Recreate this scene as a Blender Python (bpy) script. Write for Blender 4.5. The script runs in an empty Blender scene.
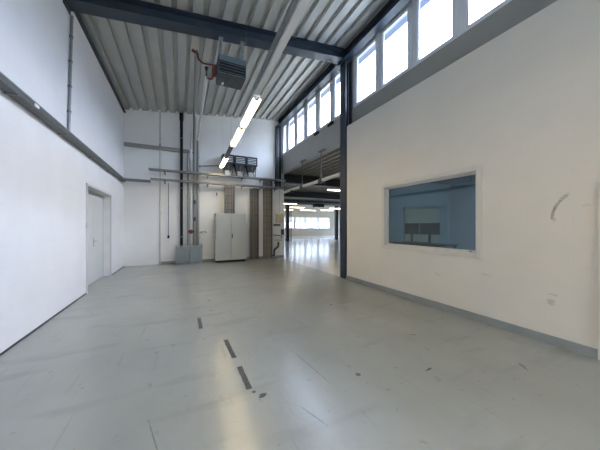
import bpy, bmesh, math, random
from mathutils import Vector, Matrix
R = random.Random(7)
scene = bpy.context.scene
COL = scene.collection

# ------------------------------------------------------------------ camera
F, PSI = 248.0, math.atan(120 / 248.0)
cam_d = bpy.data.cameras.new('camera')
cam_d.sensor_width = 36; cam_d.lens = 36 * F / 600; cam_d.shift_y = 1 / 600
cam_d.clip_start = 0.05; cam_d.clip_end = 300
cam = bpy.data.objects.new('camera', cam_d); COL.objects.link(cam)
cam.location = (0, 0, 1.5); cam.rotation_euler = (math.pi / 2, 0, -PSI)
scene.camera = cam

# ------------------------------------------------------------------ exposure, sky
vs = scene.view_settings
vs.view_transform = 'Standard'; vs.look = 'None'; vs.gamma = 1; vs.use_curve_mapping = False
vs.exposure = 1.80
scene.cycles.use_denoising = True
scene.cycles.max_bounces = 12; scene.cycles.diffuse_bounces = 8; scene.cycles.transparent_max_bounces = 12
scene.cycles.sample_clamp_indirect = 6
SKY = 9.2
w = bpy.data.worlds.new('overcast_sky'); scene.world = w; w.use_nodes = True
nt = w.node_tree; nt.nodes.clear()
wo = nt.nodes.new('ShaderNodeOutputWorld'); bg = nt.nodes.new('ShaderNodeBackground')
tc = nt.nodes.new('ShaderNodeTexCoord'); sp = nt.nodes.new('ShaderNodeSeparateXYZ'); cr = nt.nodes.new('ShaderNodeValToRGB')
nt.links.new(tc.outputs['Generated'], sp.inputs[0]); nt.links.new(sp.outputs['Z'], cr.inputs[0])
cr.color_ramp.elements[0].position = 0.0; cr.color_ramp.elements[0].color = (.10, .10, .095, 1)
cr.color_ramp.elements[1].position = 0.02; cr.color_ramp.elements[1].color = (.036, .041, .050, 1)
e = cr.color_ramp.elements.new(.5); e.color = (.67, .81, 1.06, 1)
e = cr.color_ramp.elements.new(.18); e.color = (.17, .20, .25, 1)
nt.links.new(cr.outputs[0], bg.inputs[0]); bg.inputs[1].default_value = SKY
nt.links.new(bg.outputs[0], wo.inputs[0])

def portal(name, loc, rot, sx, sy):
    """daylight entry at a window opening: guides the sky sampling, adds no light of its own"""
    l = bpy.data.lights.new(name, 'AREA'); l.shape = 'RECTANGLE'; l.size = sx; l.size_y = sy
    l.cycles.is_portal = True
    o = bpy.data.objects.new(name, l); COL.objects.link(o); o.location = loc; o.rotation_euler = rot
    return o
H2 = math.pi / 2
portal('sky_portal_near_clerestory', (4.85, 1.7, 5.55), (0, H2, 0), 1.7, 9.0)
portal('sky_portal_far_clerestory', (4.85, 8.6, 5.55), (0, H2, 0), 1.7, 5.4)
portal('sky_portal_rear', (2.7, -5.0, 1.75), (H2, 0, 0), 2.9, 2.9)
portal('sky_portal_hall_far', (13.5, 27.5, 2.0), (-H2, 0, 0), 13.0, 2.0)
portal('sky_portal_hall_side', (22.5, 16.5, 2.1), (0, H2, 0), 2.2, 18.0)

# ------------------------------------------------------------------ materials
def mat(name, col, rough=.6, metal=0, noise=0, nscale=6, bump=0, bscale=60, spec=.5, emit=None, es=0, stretch=None):
    m = bpy.data.materials.new(name); m.use_nodes = True
    t = m.node_tree; b = t.nodes['Principled BSDF']
    b.inputs['Base Color'].default_value = (*col, 1); b.inputs['Roughness'].default_value = rough
    b.inputs['Metallic'].default_value = metal; b.inputs['Specular IOR Level'].default_value = spec
    c = t.nodes.new('ShaderNodeTexCoord'); mp = t.nodes.new('ShaderNodeMapping')
    t.links.new(c.outputs['Object'], mp.inputs[0])
    if stretch: mp.inputs['Scale'].default_value = stretch
    if noise:
        n = t.nodes.new('ShaderNodeTexNoise'); n.inputs['Scale'].default_value = nscale; n.inputs['Detail'].default_value = 5
        t.links.new(mp.outputs[0], n.inputs['Vector'])
        r = t.nodes.new('ShaderNodeValToRGB')
        r.color_ramp.elements[0].position = .3; r.color_ramp.elements[1].position = .7
        r.color_ramp.elements[0].color = (*[x * (1 - noise) for x in col], 1)
        r.color_ramp.elements[1].color = (*[min(1, x * (1 + noise)) for x in col], 1)
        t.links.new(n.outputs[0], r.inputs[0]); t.links.new(r.outputs[0], b.inputs['Base Color'])
    if bump:
        n = t.nodes.new('ShaderNodeTexNoise'); n.inputs['Scale'].default_value = bscale
        t.links.new(mp.outputs[0], n.inputs['Vector'])
        bp = t.nodes.new('ShaderNodeBump'); bp.inputs['Strength'].default_value = bump; bp.inputs['Distance'].default_value = .01
        t.links.new(n.outputs[0], bp.inputs['Height']); t.links.new(bp.outputs[0], b.inputs['Normal'])
    if emit:
        b.inputs['Emission Color'].default_value = (*emit, 1); b.inputs['Emission Strength'].default_value = es
    return m

def ell_mask(t, pos, c, r, soft=.5, rot=0, axes=(0, 1), nz=None):
    """1 inside an ellipse at c (two world axes), 0 outside, broken up by noise"""
    sub = t.nodes.new('ShaderNodeVectorMath'); sub.operation = 'SUBTRACT'
    cc = [0, 0, 0]; cc[axes[0]] = c[0]; cc[axes[1]] = c[1]
    t.links.new(pos, sub.inputs[0]); sub.inputs[1].default_value = cc
    s = t.nodes.new('ShaderNodeSeparateXYZ'); t.links.new(sub.outputs[0], s.inputs[0])
    a, b_ = s.outputs[axes[0]], s.outputs[axes[1]]
    def M(op, x, y=None):
        n = t.nodes.new('ShaderNodeMath'); n.operation = op
        for i, v in enumerate((x, y)):
            if v is None: continue
            if isinstance(v, (int, float)): n.inputs[i].default_value = v
            else: t.links.new(v, n.inputs[i])
        return n.outputs[0]
    ca, sa = math.cos(rot), math.sin(rot)
    u = M('ADD', M('MULTIPLY', a, ca), M('MULTIPLY', b_, sa))
    v = M('SUBTRACT', M('MULTIPLY', b_, ca), M('MULTIPLY', a, sa))
    d = M('ADD', M('POWER', M('ABSOLUTE', M('DIVIDE', u, r[0])), 2), M('POWER', M('ABSOLUTE', M('DIVIDE', v, r[1])), 2))
    if nz is not None: d = M('ADD', d, M('MULTIPLY', M('SUBTRACT', nz, .5), 2.2))
    mr = t.nodes.new('ShaderNodeMapRange'); mr.inputs[1].default_value = 1 - soft; mr.inputs[2].default_value = 1
    mr.inputs[3].default_value = 1; mr.inputs[4].default_value = 0
    t.links.new(d, mr.inputs[0]); return mr.outputs[0]

def wall_mat(name, col, axes='YZ', scuffs=(), bump=.15):
    """painted sand-lime block wall"""
    m = mat(name, col, .62); t = m.node_tree; b = t.nodes['Principled BSDF']
    g = t.nodes.new('ShaderNodeNewGeometry'); s = t.nodes.new('ShaderNodeSeparateXYZ'); cm = t.nodes.new('ShaderNodeCombineXYZ')
    t.links.new(g.outputs['Position'], s.inputs[0])
    t.links.new(s.outputs['Y' if axes == 'YZ' else 'X'], cm.inputs[0]); t.links.new(s.outputs['Z'], cm.inputs[1])
    br = t.nodes.new('ShaderNodeTexBrick'); br.inputs['Scale'].default_value = 1
    br.inputs['Brick Width'].default_value = .5; br.inputs['Row Height'].default_value = .25; br.inputs['Mortar Size'].default_value = .006
    br.inputs['Mortar Smooth'].default_value = .5
    br.inputs['Color1'].default_value = (1, 1, 1, 1); br.inputs['Color2'].default_value = (.97, .97, .97, 1); br.inputs['Mortar'].default_value = (.94, .94, .94, 1)
    t.links.new(cm.outputs[0], br.inputs['Vector'])
    n = t.nodes.new('ShaderNodeTexNoise'); n.inputs['Scale'].default_value = 1.3; n.inputs['Detail'].default_value = 6
    t.links.new(g.outputs['Position'], n.inputs['Vector'])
    r = t.nodes.new('ShaderNodeValToRGB'); r.color_ramp.elements[0].position = .3; r.color_ramp.elements[1].position = .7
    r.color_ramp.elements[0].color = (*[x * .96 for x in col], 1); r.color_ramp.elements[1].color = (*[x * 1.02 for x in col], 1)
    t.links.new(n.outputs[0], r.inputs[0])
    mx = t.nodes.new('ShaderNodeMix'); mx.data_type = 'RGBA'; mx.blend_type = 'MULTIPLY'; mx.inputs[0].default_value = .5
    t.links.new(r.outputs[0], mx.inputs[6]); t.links.new(br.outputs['Color'], mx.inputs[7])
    out = mx.outputs[2]
    if scuffs:
        n2 = t.nodes.new('ShaderNodeTexNoise'); n2.inputs['Scale'].default_value = 28; n2.inputs['Detail'].default_value = 4
        t.links.new(g.outputs['Position'], n2.inputs['Vector'])
        for (c, rr, rot, amt) in scuffs:
            k = ell_mask(t, g.outputs['Position'], c, rr, .7, rot, (1, 2) if axes == 'YZ' else (0, 2), n2.outputs[0])
            ml = t.nodes.new('ShaderNodeMath'); ml.operation = 'MULTIPLY'; ml.inputs[1].default_value = amt; t.links.new(k, ml.inputs[0])
            mm = t.nodes.new('ShaderNodeMix'); mm.data_type = 'RGBA'; mm.inputs[7].default_value = (.12, .115, .10, 1)
            t.links.new(ml.outputs[0], mm.inputs[0]); t.links.new(out, mm.inputs[6]); out = mm.outputs[2]
    t.links.new(out, b.inputs['Base Color'])
    bp = t.nodes.new('ShaderNodeBump'); bp.inputs['Strength'].default_value = bump; bp.inputs['Distance'].default_value = .004
    t.links.new(br.outputs['Fac'], bp.inputs['Height']); bp.invert = True
    t.links.new(bp.outputs[0], b.inputs['Normal'])
    return m

def floor_mat(name, c0, c1, r0, r1, marks=()):
    m = mat(name, c0, r0, spec=.6); t = m.node_tree; b = t.nodes['Principled BSDF']
    g = t.nodes.new('ShaderNodeNewGeometry'); pos = g.outputs['Position']
    def noise(sc, det=6, st=None, rough=.55):
        n = t.nodes.new('ShaderNodeTexNoise'); n.inputs['Scale'].default_value = sc; n.inputs['Detail'].default_value = det
        n.inputs['Roughness'].default_value = rough
        mp = t.nodes.new('ShaderNodeMapping'); t.links.new(pos, mp.inputs[0])
        if st: mp.inputs['Scale'].default_value = st
        t.links.new(mp.outputs[0], n.inputs['Vector']); return n.outputs[0]
    def ramp(v, p0, p1, a, bb):
        r = t.nodes.new('ShaderNodeValToRGB'); r.color_ramp.elements[0].position = p0; r.color_ramp.elements[1].position = p1
        r.color_ramp.elements[0].color = (*a, 1); r.color_ramp.elements[1].color = (*bb, 1); t.links.new(v, r.inputs[0]); return r.outputs[0]
    base = ramp(noise(.8, 6, (1, .6, 1)), .3, .7, c0, c1)
    def over(cur, fac, c):
        mm = t.nodes.new('ShaderNodeMix'); mm.data_type = 'RGBA'; mm.inputs[7].default_value = (*c, 1)
        t.links.new(fac, mm.inputs[0]); t.links.new(cur, mm.inputs[6]); return mm.outputs[2]
    dk = tuple(x * .72 for x in c0)
    # broad wipe marks across the floor, small chips, long scratches
    base = over(base, ramp(noise(1.6, 3, (.5, 2.2, 1)), .56, .75, (0, 0, 0), (.45,) * 3), dk)
    base = over(base, ramp(noise(9, 3, (1, 1, 1)), .66, .70, (0, 0, 0), (.30,) * 3), tuple(x * .5 for x in c0))
    base = over(base, ramp(noise(3, 2, (6, .35, 1)), .66, .70, (0, 0, 0), (.20,) * 3), tuple(x * .65 for x in c0))
    nz = noise(30, 3)
    for (c, rr, rot, amt) in marks:
        k = ell_mask(t, pos, c, rr, .6, rot, (0, 1), nz)
        ml = t.nodes.new('ShaderNodeMath'); ml.operation = 'MULTIPLY'; ml.inputs[1].default_value = amt; t.links.new(k, ml.inputs[0])
        base = over(base, ml.outputs[0], (.03, .03, .03))
    t.links.new(base, b.inputs['Base Color'])
    b.inputs['Roughness'].default_value = r0
    bp = t.nodes.new('ShaderNodeBump'); bp.inputs['Strength'].default_value = r1; bp.inputs['Distance'].default_value = .01
    t.links.new(noise(6, 4), bp.inputs['Height']); t.links.new(bp.outputs[0], b.inputs['Normal'])
    return m

def glass_mat(name, tint, ior=1.45, rough=0.0):
    m = bpy.data.materials.new(name); m.use_nodes = True; t = m.node_tree; t.nodes.clear()
    o = t.nodes.new('ShaderNodeOutputMaterial'); mx = t.nodes.new('ShaderNodeMixShader')
    tr = t.nodes.new('ShaderNodeBsdfTransparent'); gl = t.nodes.new('ShaderNodeBsdfGlossy'); lw = t.nodes.new('ShaderNodeLayerWeight')
    tr.inputs[0].default_value = (*tint, 1); gl.inputs['Roughness'].default_value = rough
    pw = t.nodes.new('ShaderNodeMath'); pw.operation = 'POWER'; pw.inputs[1].default_value = 5; t.links.new(lw.outputs['Facing'], pw.inputs[0])
    fr = t.nodes.new('ShaderNodeMath'); fr.operation = 'MULTIPLY_ADD'; f0 = ((ior - 1) / (ior + 1)) ** 2
    fr.inputs[1].default_value = 1 - f0; fr.inputs[2].default_value = f0; t.links.new(pw.outputs[0], fr.inputs[0])
    t.links.new(fr.outputs[0], mx.inputs[0]); t.links.new(tr.outputs[0], mx.inputs[1]); t.links.new(gl.outputs[0], mx.inputs[2])
    t.links.new(mx.outputs[0], o.inputs[0]); return m

M = {}
M['wall_l'] = wall_mat('white_paint_left', (.80, .785, .785))
M['wall_b'] = wall_mat('white_paint_back', (.80, .79, .77), 'XZ')
M['wall_r'] = wall_mat('offwhite_paint_right', (.70, .66, .59), 'YZ', [
    ((1.43, 1.66), (.02, .085), .2, .6), ((1.395, 1.76), (.022, .085), .5, .5), ((1.335, 1.85), (.026, .07), .8, .4), ((1.42, 1.58), (.018, .05), .1, .25),
    ((1.45, .53), (.05, .045), .3, .28), ((1.43, .63), (.06, .012), .1, .25), ((1.15, 1.74), (.05, .012), 0, .15), ((3.0, .62), (.07, .03), .2, .12),
    ((2.2, .75), (.09, .02), .1, .12), ((4.9, .42), (.06, .03), 0, .12)])
M['cream'] = wall_mat('cream_paint_hall', (.62, .58, .48), 'XZ')
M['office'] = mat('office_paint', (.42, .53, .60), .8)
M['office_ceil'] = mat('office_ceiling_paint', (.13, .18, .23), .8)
M['floor'] = floor_mat('grey_floor_coating', (.275, .275, .25), (.33, .332, .306), .24, .40, [
    ((.66, 2.12), (.05, .03), .3, .8), ((.60, 2.2), (.02, .02), .3, .8), ((2.35, 1.75), (.06, .012), .1, .8), ((.5, 4.65), (.05, .01), .2, .7), ((.52, 5.3), (.015, .08), .2, .5),
    ((1.62, 2.0), (.03, .03), .6, .6), ((2.6, 4.0), (.05, .025), .6, .6), ((.95, 1.72), (.008, .16), .35, .55), ((1.25, 2.4), (.006, .5), .1, .4),
    ((-.16, 2.0), (.006, .3), .25, .4), ((-.4, 1.85), (.02, .02), 0, .6), ((3.3, 1.35), (.08, .02), .9, .4), ((2.9, 2.4), (.07, .015), -.4, .4)])
M['floor_hall'] = floor_mat('polished_hall_floor', (.42, .43, .44), (.48, .49, .50), .17, .12)
M['blue'] = mat('dark_blue_steel_paint', (.024, .036, .052), .42, 0, .15, 3)
M['dkblue'] = mat('dark_hall_steel_paint', (.02, .022, .026), .5)
M['deck'] = mat('galvanised_roof_deck', (.46, .455, .42), .45, .25, .06, 2)
M['deck_hall'] = mat('hall_roof_deck', (.30, .27, .22), .5, .1, .06, 2)
M['fascia'] = mat('grey_fascia_panel', (.40, .40, .385), .6, 0, .04, 2)
M['fascia_n'] = mat('darker_grey_fascia_panel', (.29, .288, .27), .6, 0, .04, 2)
M['frame'] = mat('pale_grey_window_frame', (.62, .64, .67), .4)
M['wframe'] = mat('white_window_frame', (.62, .59, .535), .4)
M['glass'] = glass_mat('clear_glass', (.97, .98, 1))
M['oglass'] = glass_mat('tinted_office_glass', (.46, .54, .56), 1.7)
M['base'] = mat('grey_skirting_paint', (.25, .27, .265), .4, 0, .08, 4)
M['door'] = mat('white_door_paint', (.60, .60, .585), .45)
M['chrome'] = mat('brushed_metal', (.45, .45, .46), .3, .9)
M['galv'] = mat('galvanised_steel', (.25, .265, .27), .42, .4, .15, 12)
M['galvd'] = mat('dull_galvanised_steel', (.16, .165, .165), .5, .3, .15, 12)
M['trayd'] = mat('weathered_steel', (.10, .105, .105), .5, .3, .15, 12)
M['pipe'] = mat('grey_pipe_paint', (.27, .27, .25), .5)
M['pipew'] = mat('white_pipe_paint', (.68, .68, .66), .45)
M['beige'] = mat('beige_pipe_plastic', (.55, .52, .45), .5)
M['black'] = mat('black_plastic', (.010, .010, .011), .6, spec=.25)
M['cab'] = mat('light_grey_cabinet_paint', (.43, .44, .41), .45, 0, .03, 2)
M['cable_g'] = mat('grey_cable_sheath', (.17, .155, .135), .6)
M['cable_l'] = mat('light_cable_sheath', (.23, .215, .19), .6)
M['cable_r'] = mat('red_brown_cable_sheath', (.16, .06, .04), .6)
M['red'] = mat('red_pipe_paint', (.13, .028, .02), .5)
M['heater'] = mat('blue_grey_sheet_metal', (.105, .15, .18), .4, .2, .08, 5)
M['dark'] = mat('dark_grey_metal', (.05, .055, .055), .5)
M['slat'] = mat('pale_grille_slat', (.50, .52, .52), .45)
M['tape'] = mat('black_floor_tape', (.055, .058, .06), .6, 0, .5, 40)
M['tube'] = mat('lit_fluorescent_tube', (.9, .9, .85), .4, emit=(1, .78, .42), es=17)
M['tube_h'] = mat('lit_hall_tube', (.9, .9, .85), .4, emit=(1, .84, .62), es=5)
M['white'] = mat('white_enamel', (.86, .86, .85), .35)
M['yellow'] = mat('yellowed_enclosure', (.52, .48, .32), .5)
M['mesh'] = mat('blue_grey_perforated_sheet', (.24, .27, .285), .45, .3, .2, 60)
M['led'] = mat('lit_downlight', (1, 1, 1), .4, emit=(.95, .97, 1), es=130)
M['soffit'] = mat('blue_grey_soffit', (.105, .115, .16), .7)
M['screen'] = mat('black_screen', (.03, .05, .065), .3)
M['wood'] = mat('dark_desk_laminate', (.06, .055, .05), .5)
M['bld1'] = mat('far_building_blue', (.30, .34, .42), .8)
M['bld2'] = mat('far_building_red', (.42, .30, .28), .8)
M['ground'] = mat('outside_ground', (.22, .22, .2), .9, 0, .2, 2)
M['crate'] = mat('black_vent_casing', (.022, .024, .028), .5)

# ------------------------------------------------------------------ mesh helpers
class MB:
    def __init__(s): s.bm = bmesh.new()
    def box(s, x0, x1, y0, y1, z0, z1, bev=0, mtx=None):
        r = bmesh.ops.create_cube(s.bm, size=1)
        vs_ = r['verts']
        for v in vs_:
            v.co = Vector(((x0 + x1) / 2 + v.co.x * (x1 - x0), (y0 + y1) / 2 + v.co.y * (y1 - y0), (z0 + z1) / 2 + v.co.z * (z1 - z0)))
            if mtx: v.co = mtx @ v.co
        if bev:
            es = list({e for v in vs_ for e in v.link_edges})
            bmesh.ops.bevel(s.bm, geom=es, offset=bev, segments=2, affect='EDGES', profile=.5)
        return s
    def cyl(s, a, b, r, r2=None, n=14):
        a, b = Vector(a), Vector(b); d = b - a
        q = d.to_track_quat('Z', 'Y').to_matrix().to_4x4()
        m = Matrix.Translation((a + b) / 2) @ q
        bmesh.ops.create_cone(s.bm, cap_ends=True, cap_tris=False, segments=n, radius1=r, radius2=r if r2 is None else r2, depth=d.length, matrix=m)
        return s
    def tube(s, pts, r, n=12):
        """swept round tube with rounded corners"""
        P = [Vector(p) for p in pts]; path = [P[0]]
        for i in range(1, len(P) - 1):
            a, b, c = P[i - 1], P[i], P[i + 1]
            k = min(r * 2.2, (a - b).length * .45, (c - b).length * .45)
            p0 = b + (a - b).normalized() * k; p1 = b + (c - b).normalized() * k
            for j in range(5):
                u = j / 4; path.append(p0 * (1 - u) ** 2 + b * 2 * u * (1 - u) + p1 * u * u)
        path.append(P[-1]); rings = []
        t0 = (path[1] - path[0]).normalized()
        up = Vector((0, 0, 1)) if abs(t0.z) < .9 else Vector((1, 0, 0))
        nrm = (up - t0 * up.dot(t0)).normalized()
        for i, p in enumerate(path):
            t_ = (path[min(i + 1, len(path) - 1)] - path[max(i - 1, 0)]).normalized()
            nrm = (nrm - t_ * nrm.dot(t_)).normalized(); bi = t_.cross(nrm)
            rings.append([s.bm.verts.new(p + (nrm * math.cos(2 * math.pi * k / n) + bi * math.sin(2 * math.pi * k / n)) * r) for k in range(n)])
        for i in range(len(rings) - 1):
            for k in range(n):
                s.bm.faces.new((rings[i][k], rings[i][(k + 1) % n], rings[i + 1][(k + 1) % n], rings[i + 1][k]))
        s.bm.faces.new(rings[0][::-1]); s.bm.faces.new(rings[-1]); return s
    def prism(s, prof, a, b):
        """closed profile of 3-D points extruded from offset a to offset b"""
        a, b = Vector(a), Vector(b)
        v0 = [s.bm.verts.new(Vector(p) + a) for p in prof]; v1 = [s.bm.verts.new(Vector(p) + b) for p in prof]
        n = len(prof)
        s.bm.faces.new(v0[::-1]); s.bm.faces.new(v1)
        for i in range(n): s.bm.faces.new((v0[i], v0[(i + 1) % n], v1[(i + 1) % n], v1[i]))
        return s
    def build(s, name, m, parent=None, smooth=False):
        bmesh.ops.recalc_face_normals(s.bm, faces=s.bm.faces)
        me = bpy.data.meshes.new(name); s.bm.to_mesh(me); s.bm.free(); me.materials.append(m)
        if smooth:
            for p in me.polygons: p.use_smooth = len(p.vertices) == 4
            try: me.set_sharp_from_angle(angle=math.radians(40))
            except Exception: pass
        o = bpy.data.objects.new(name, me); COL.objects.link(o)
        if parent:
            o.parent = parent; o.matrix_parent_inverse = Matrix.Translation(-Vector(parent.location))
        return o

def tag(o, label, cat, group=None, kind=None):
    o['label'] = label; o['category'] = cat
    if group: o['group'] = group
    if kind: o['kind'] = kind
    return o
def struct(o, label=None):
    o['kind'] = 'structure'
    if label: o['label'] = label
    return o
def empty(name, loc): 
    o = bpy.data.objects.new(name, None); COL.objects.link(o); o.location = loc; o.empty_display_size = .1
    return o
def thing(name, loc, label, cat, group=None): return tag(empty(name, loc), label, cat, group)
def clone(root, loc, label):
    r = root.copy(); COL.objects.link(r); r.location = loc; r['label'] = label
    for ch in list(root.children):
        c = ch.copy(); COL.objects.link(c); c.parent = r
        for g in ch.children:
            d = g.copy(); COL.objects.link(d); d.parent = c
    return r

def wall(name, m, fixed, rng, u, z, holes=(), label=None):
    """fixed='X': thickness along X=rng, runs along Y=u.   holes: (u0,u1,z0,z1)"""
    mb = MB(); us = sorted({u[0], u[1], *[h[0] for h in holes], *[h[1] for h in holes]})
    for a, b in zip(us, us[1:]):
        hs = sorted([(h[2], h[3]) for h in holes if h[0] <= a + 1e-6 and h[1] >= b - 1e-6]); cur = z[0]
        for h0, h1 in hs + [(z[1], z[1])]:
            if h0 > cur + 1e-6:
                if fixed == 'X': mb.box(rng[0], rng[1], a, b, cur, h0)
                else: mb.box(a, b, rng[0], rng[1], cur, h0)
            cur = max(cur, h1)
    bmesh.ops.remove_doubles(mb.bm, verts=mb.bm.verts, dist=1e-5)
    return struct(mb.build(name, m), label)

XL, XR, YB, YR = -1.88, 4.25, 11.15, -4.6
SL = .118
def roof(x): return 5.84 + SL * (x - XL)          # underside of the roof deck

# ------------------------------------------------------------------ floors
fl = struct(MB().box(XL - .3, XR, YR - .3, YB + .3, -.2, 0).build('floor', M['floor']), 'grey coated floor of the bay')
fh = struct(MB().box(XR, 22.4, 5.6, 27.4, -.2, 0).build('floor_hall', M['floor_hall']), 'pale polished floor of the hall beyond')
struct(MB().box(XR, 8.8, YR - .3, 5.6, -.2, 0).build('floor_office', M['office']), 'floor of the dim office')
g = MB().box(-60, 90, -60, 120, -.6, -.35).build('outside_ground', M['ground']); struct(g)

# ------------------------------------------------------------------ walls
DH = (7.06, 9.25, 0, 2.42)
wall('wall_left', M['wall_l'], 'X', (XL - .32, XL), (YR, YB + .3), (0, 6.9), [DH], 'white painted left wall with a recessed door')
wall('wall_back', M['wall_b'], 'Y', (YB, YB + .3), (XL, 4.53), (0, 6.9), (), 'white back wall with pipes and cables')
wall('wall_right', M['wall_r'], 'X', (XR, 4.44), (.95, 5.74), (0, 4.32), [(2.315, 4.325, 1.045, 2.40)], 'off-white right wall with a dark office window')
wall('wall_right_rear', M['wall_r'], 'X', (XR, 4.44), (YR, .95), (0, 4.32), [(-.15, .95, 0, 1.93)], 'right wall behind the side door')
nearP = [(4.83, 5.61), (3.84, 4.61), (2.85, 3.61), (1.86, 2.62), (.87, 1.63), (-.12, .64), (-1.11, -.35), (-2.10, -1.34)]
farP = [(10.62, 11.02), (9.75, 10.4), (8.82, 9.48), (7.87, 8.54), (6.90, 7.6), (6.10, 6.66)]
ZW0, ZW1 = 4.94, 6.26
wall('wall_right_upper', M['fascia_n'], 'X', (4.45, 4.68), (YR, 5.88), (4.30, 7.0), [(-2.23, 5.72, 4.86, 6.34)], 'grey fascia below the near clerestory windows')
wall('wall_clerestory', M['fascia'], 'X', (4.41, 4.66), (5.88, YB + .3), (4.05, 7.0), [(5.98, 11.12, 4.86, 6.34)], 'grey fascia over the opening to the hall')
wall('wall_rear', M['wall_b'], 'Y', (YR - .3, YR), (XL, 4.7), (0, 6.9), [(1.3, 4.1, .4, 3.1)], 'rear wall with a large window behind the camera')
# hall
wall('wall_hall_far', M['cream'], 'Y', (27, 27.3), (4.4, 22.3), (0, 4.6), [(7.4, 17.35, 1.18, 2.62), (18.6, 21.8, 1.18, 2.62)], 'cream far wall of the hall with a window row')
wall('wall_hall_right', M['cream'], 'X', (22, 22.3), (5.6, 27), (0, 4.6), [(7.5, 25.5, 1.1, 3.1)], 'cream right wall of the hall')
wall('wall_hall_left', M['cream'], 'X', (4.2, 4.4), (YB + .3, 27), (0, 4.6), (), 'cream left wall of the hall')
wall('wall_hall_near', M['cream'], 'Y', (5.62, 5.74), (4.68, 22), (0, 4.6), (), 'partition between office and hall')
# office
wall('wall_office_back', M['office'], 'X', (8.5, 8.7), (.5, 5.62), (0, 3.1), (), 'blue grey office back wall')
wall('wall_office_front', M['office'], 'Y', (.35, .5), (4.44, 8.7), (0, 3.1), (), 'office side wall')
wall('wall_office_side', M['office'], 'Y', (5.52, 5.61), (4.46, 8.5), (0, 3.1), (), 'office end wall')
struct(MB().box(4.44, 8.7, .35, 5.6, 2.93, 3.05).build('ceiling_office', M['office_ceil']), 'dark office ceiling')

# skirtings
struct(MB().box(4.225, XR, .95, 5.74, 0, .11, .004).build('baseboard_right', M['base']), 'grey skirting along the right wall')
struct(MB().box(-.74, 4.5, YB - .03, YB, 0, .10, .004).build('baseboard_back', M['base']), 'grey skirting along the back wall')
struct(MB().box(XL, XL + .012, YR, 7.0, 0, .02).box(XL, XL + .012, 9.3, YB, 0, .02).build('baseboard_left', M['dark']), 'thin dark joint along the left wall')
struct(MB().box(4.5, 21.9, 26.90, 27, 0, .26).build('strip_hall', M['white']), 'low white strip along the foot of the far hall wall')  # low white box along the foot of the far wall
# slight forward furring on the left part of the back wall
struct(MB().box(XL, -.74, YB - .045, YB, 0, 3.1).build('trim_1', M['wall_b']), 'white panel on the left end of the back wall')

# ------------------------------------------------------------------ roof decks
def deck(name, m, x0, x1, y0, y1, zf, pitch, phase, hgt, label, prof=(.185, .014, .095)):
    pts = []; a, b_, c_ = prof; x = phase
    while x > x0: x -= pitch
    while x < x1:
        pts += [(x, 0), (x + a, 0), (x + a + b_, hgt), (x + a + b_ + c_, hgt)]; x += pitch
    pts = [p for p in pts if x0 <= p[0] <= x1]
    bm = bmesh.new(); rows = []
    for (dz, ys) in ((0, (y0, y1)), (.012, (y1, y0))):
        for y in ys: rows.append([bm.verts.new((px, y, zf(px) + pz + dz)) for px, pz in pts])
    for i in range(len(pts) - 1):
        for r0, r1 in ((0, 1), (1, 2), (2, 3), (3, 0)):
            bm.faces.new((rows[r0][i], rows[r0][i + 1], rows[r1][i + 1], rows[r1][i]))
    mb = MB(); mb.bm.free(); mb.bm = bm
    return struct(mb.build(name, m), label)
deck('ceiling', M['deck'], XL - .3, 4.9, YR - .2, YB + .28, roof, .308, 1.62 - .13, .085, 'ribbed metal roof deck of the bay')
deck('ceiling_hall', M['deck_hall'], 4.42, 22.2, 5.64, 27.2, lambda x: 4.16, .31, 4.45, .085, 'ribbed dark metal roof deck of the hall', (.10, .04, .12))
# white edge flashing where deck meets back wall; exterior soffit outside the clerestory
struct(MB().box(4.69, 4.94, YR, YB + .3, 6.42, 6.5).build('trim_2', M['soffit']), 'blue grey roof overhang outside the clerestory')

# ------------------------------------------------------------------ windows
def clerestory(i, y0, y1, x, m_f, e0, e1):
    o = MB()
    o.box(x, x + .07, e0, y0, ZW0 - .09, ZW1 + .09).box(x, x + .07, y1, e1, ZW0 - .09, ZW1 + .09)
    o.box(x, x + .07, y0, y1, ZW0 - .09, ZW0, .004).box(x, x + .07, y0, y1, ZW1, ZW1 + .09, .004)
    # inner sash
    for a in ((y0, y0 + .03, ZW0, ZW1), (y1 - .03, y1, ZW0, ZW1), (y0 + .03, y1 - .03, ZW0, ZW0 + .03), (y0 + .03, y1 - .03, ZW1 - .03, ZW1)):
        o.box(x + .018, x + .055, *a)
    f = struct(o.build('window_%d' % i, m_f), 'clerestory window with pale grey frame')
    MB().box(x + .03, x + .04, y0 + .02, y1 - .02, ZW0 + .02, ZW1 - .02).build('pane', M['glass'], f)
n = 1
for P_, x_, lo, hi in ((nearP[::-1], 4.47, -2.23, 5.72), (farP[::-1], 4.43, 5.98, 11.12)):
    for k, (a, b) in enumerate(P_):
        e0 = lo if k == 0 else (P_[k - 1][1] + a) / 2 + .004
        e1 = hi if k == len(P_) - 1 else (b + P_[k + 1][0]) / 2 - .004
        clerestory(n, a, b, x_, M['frame'], e0, e1); n += 1
def zframe(name, y0, y1, x): pass
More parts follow.
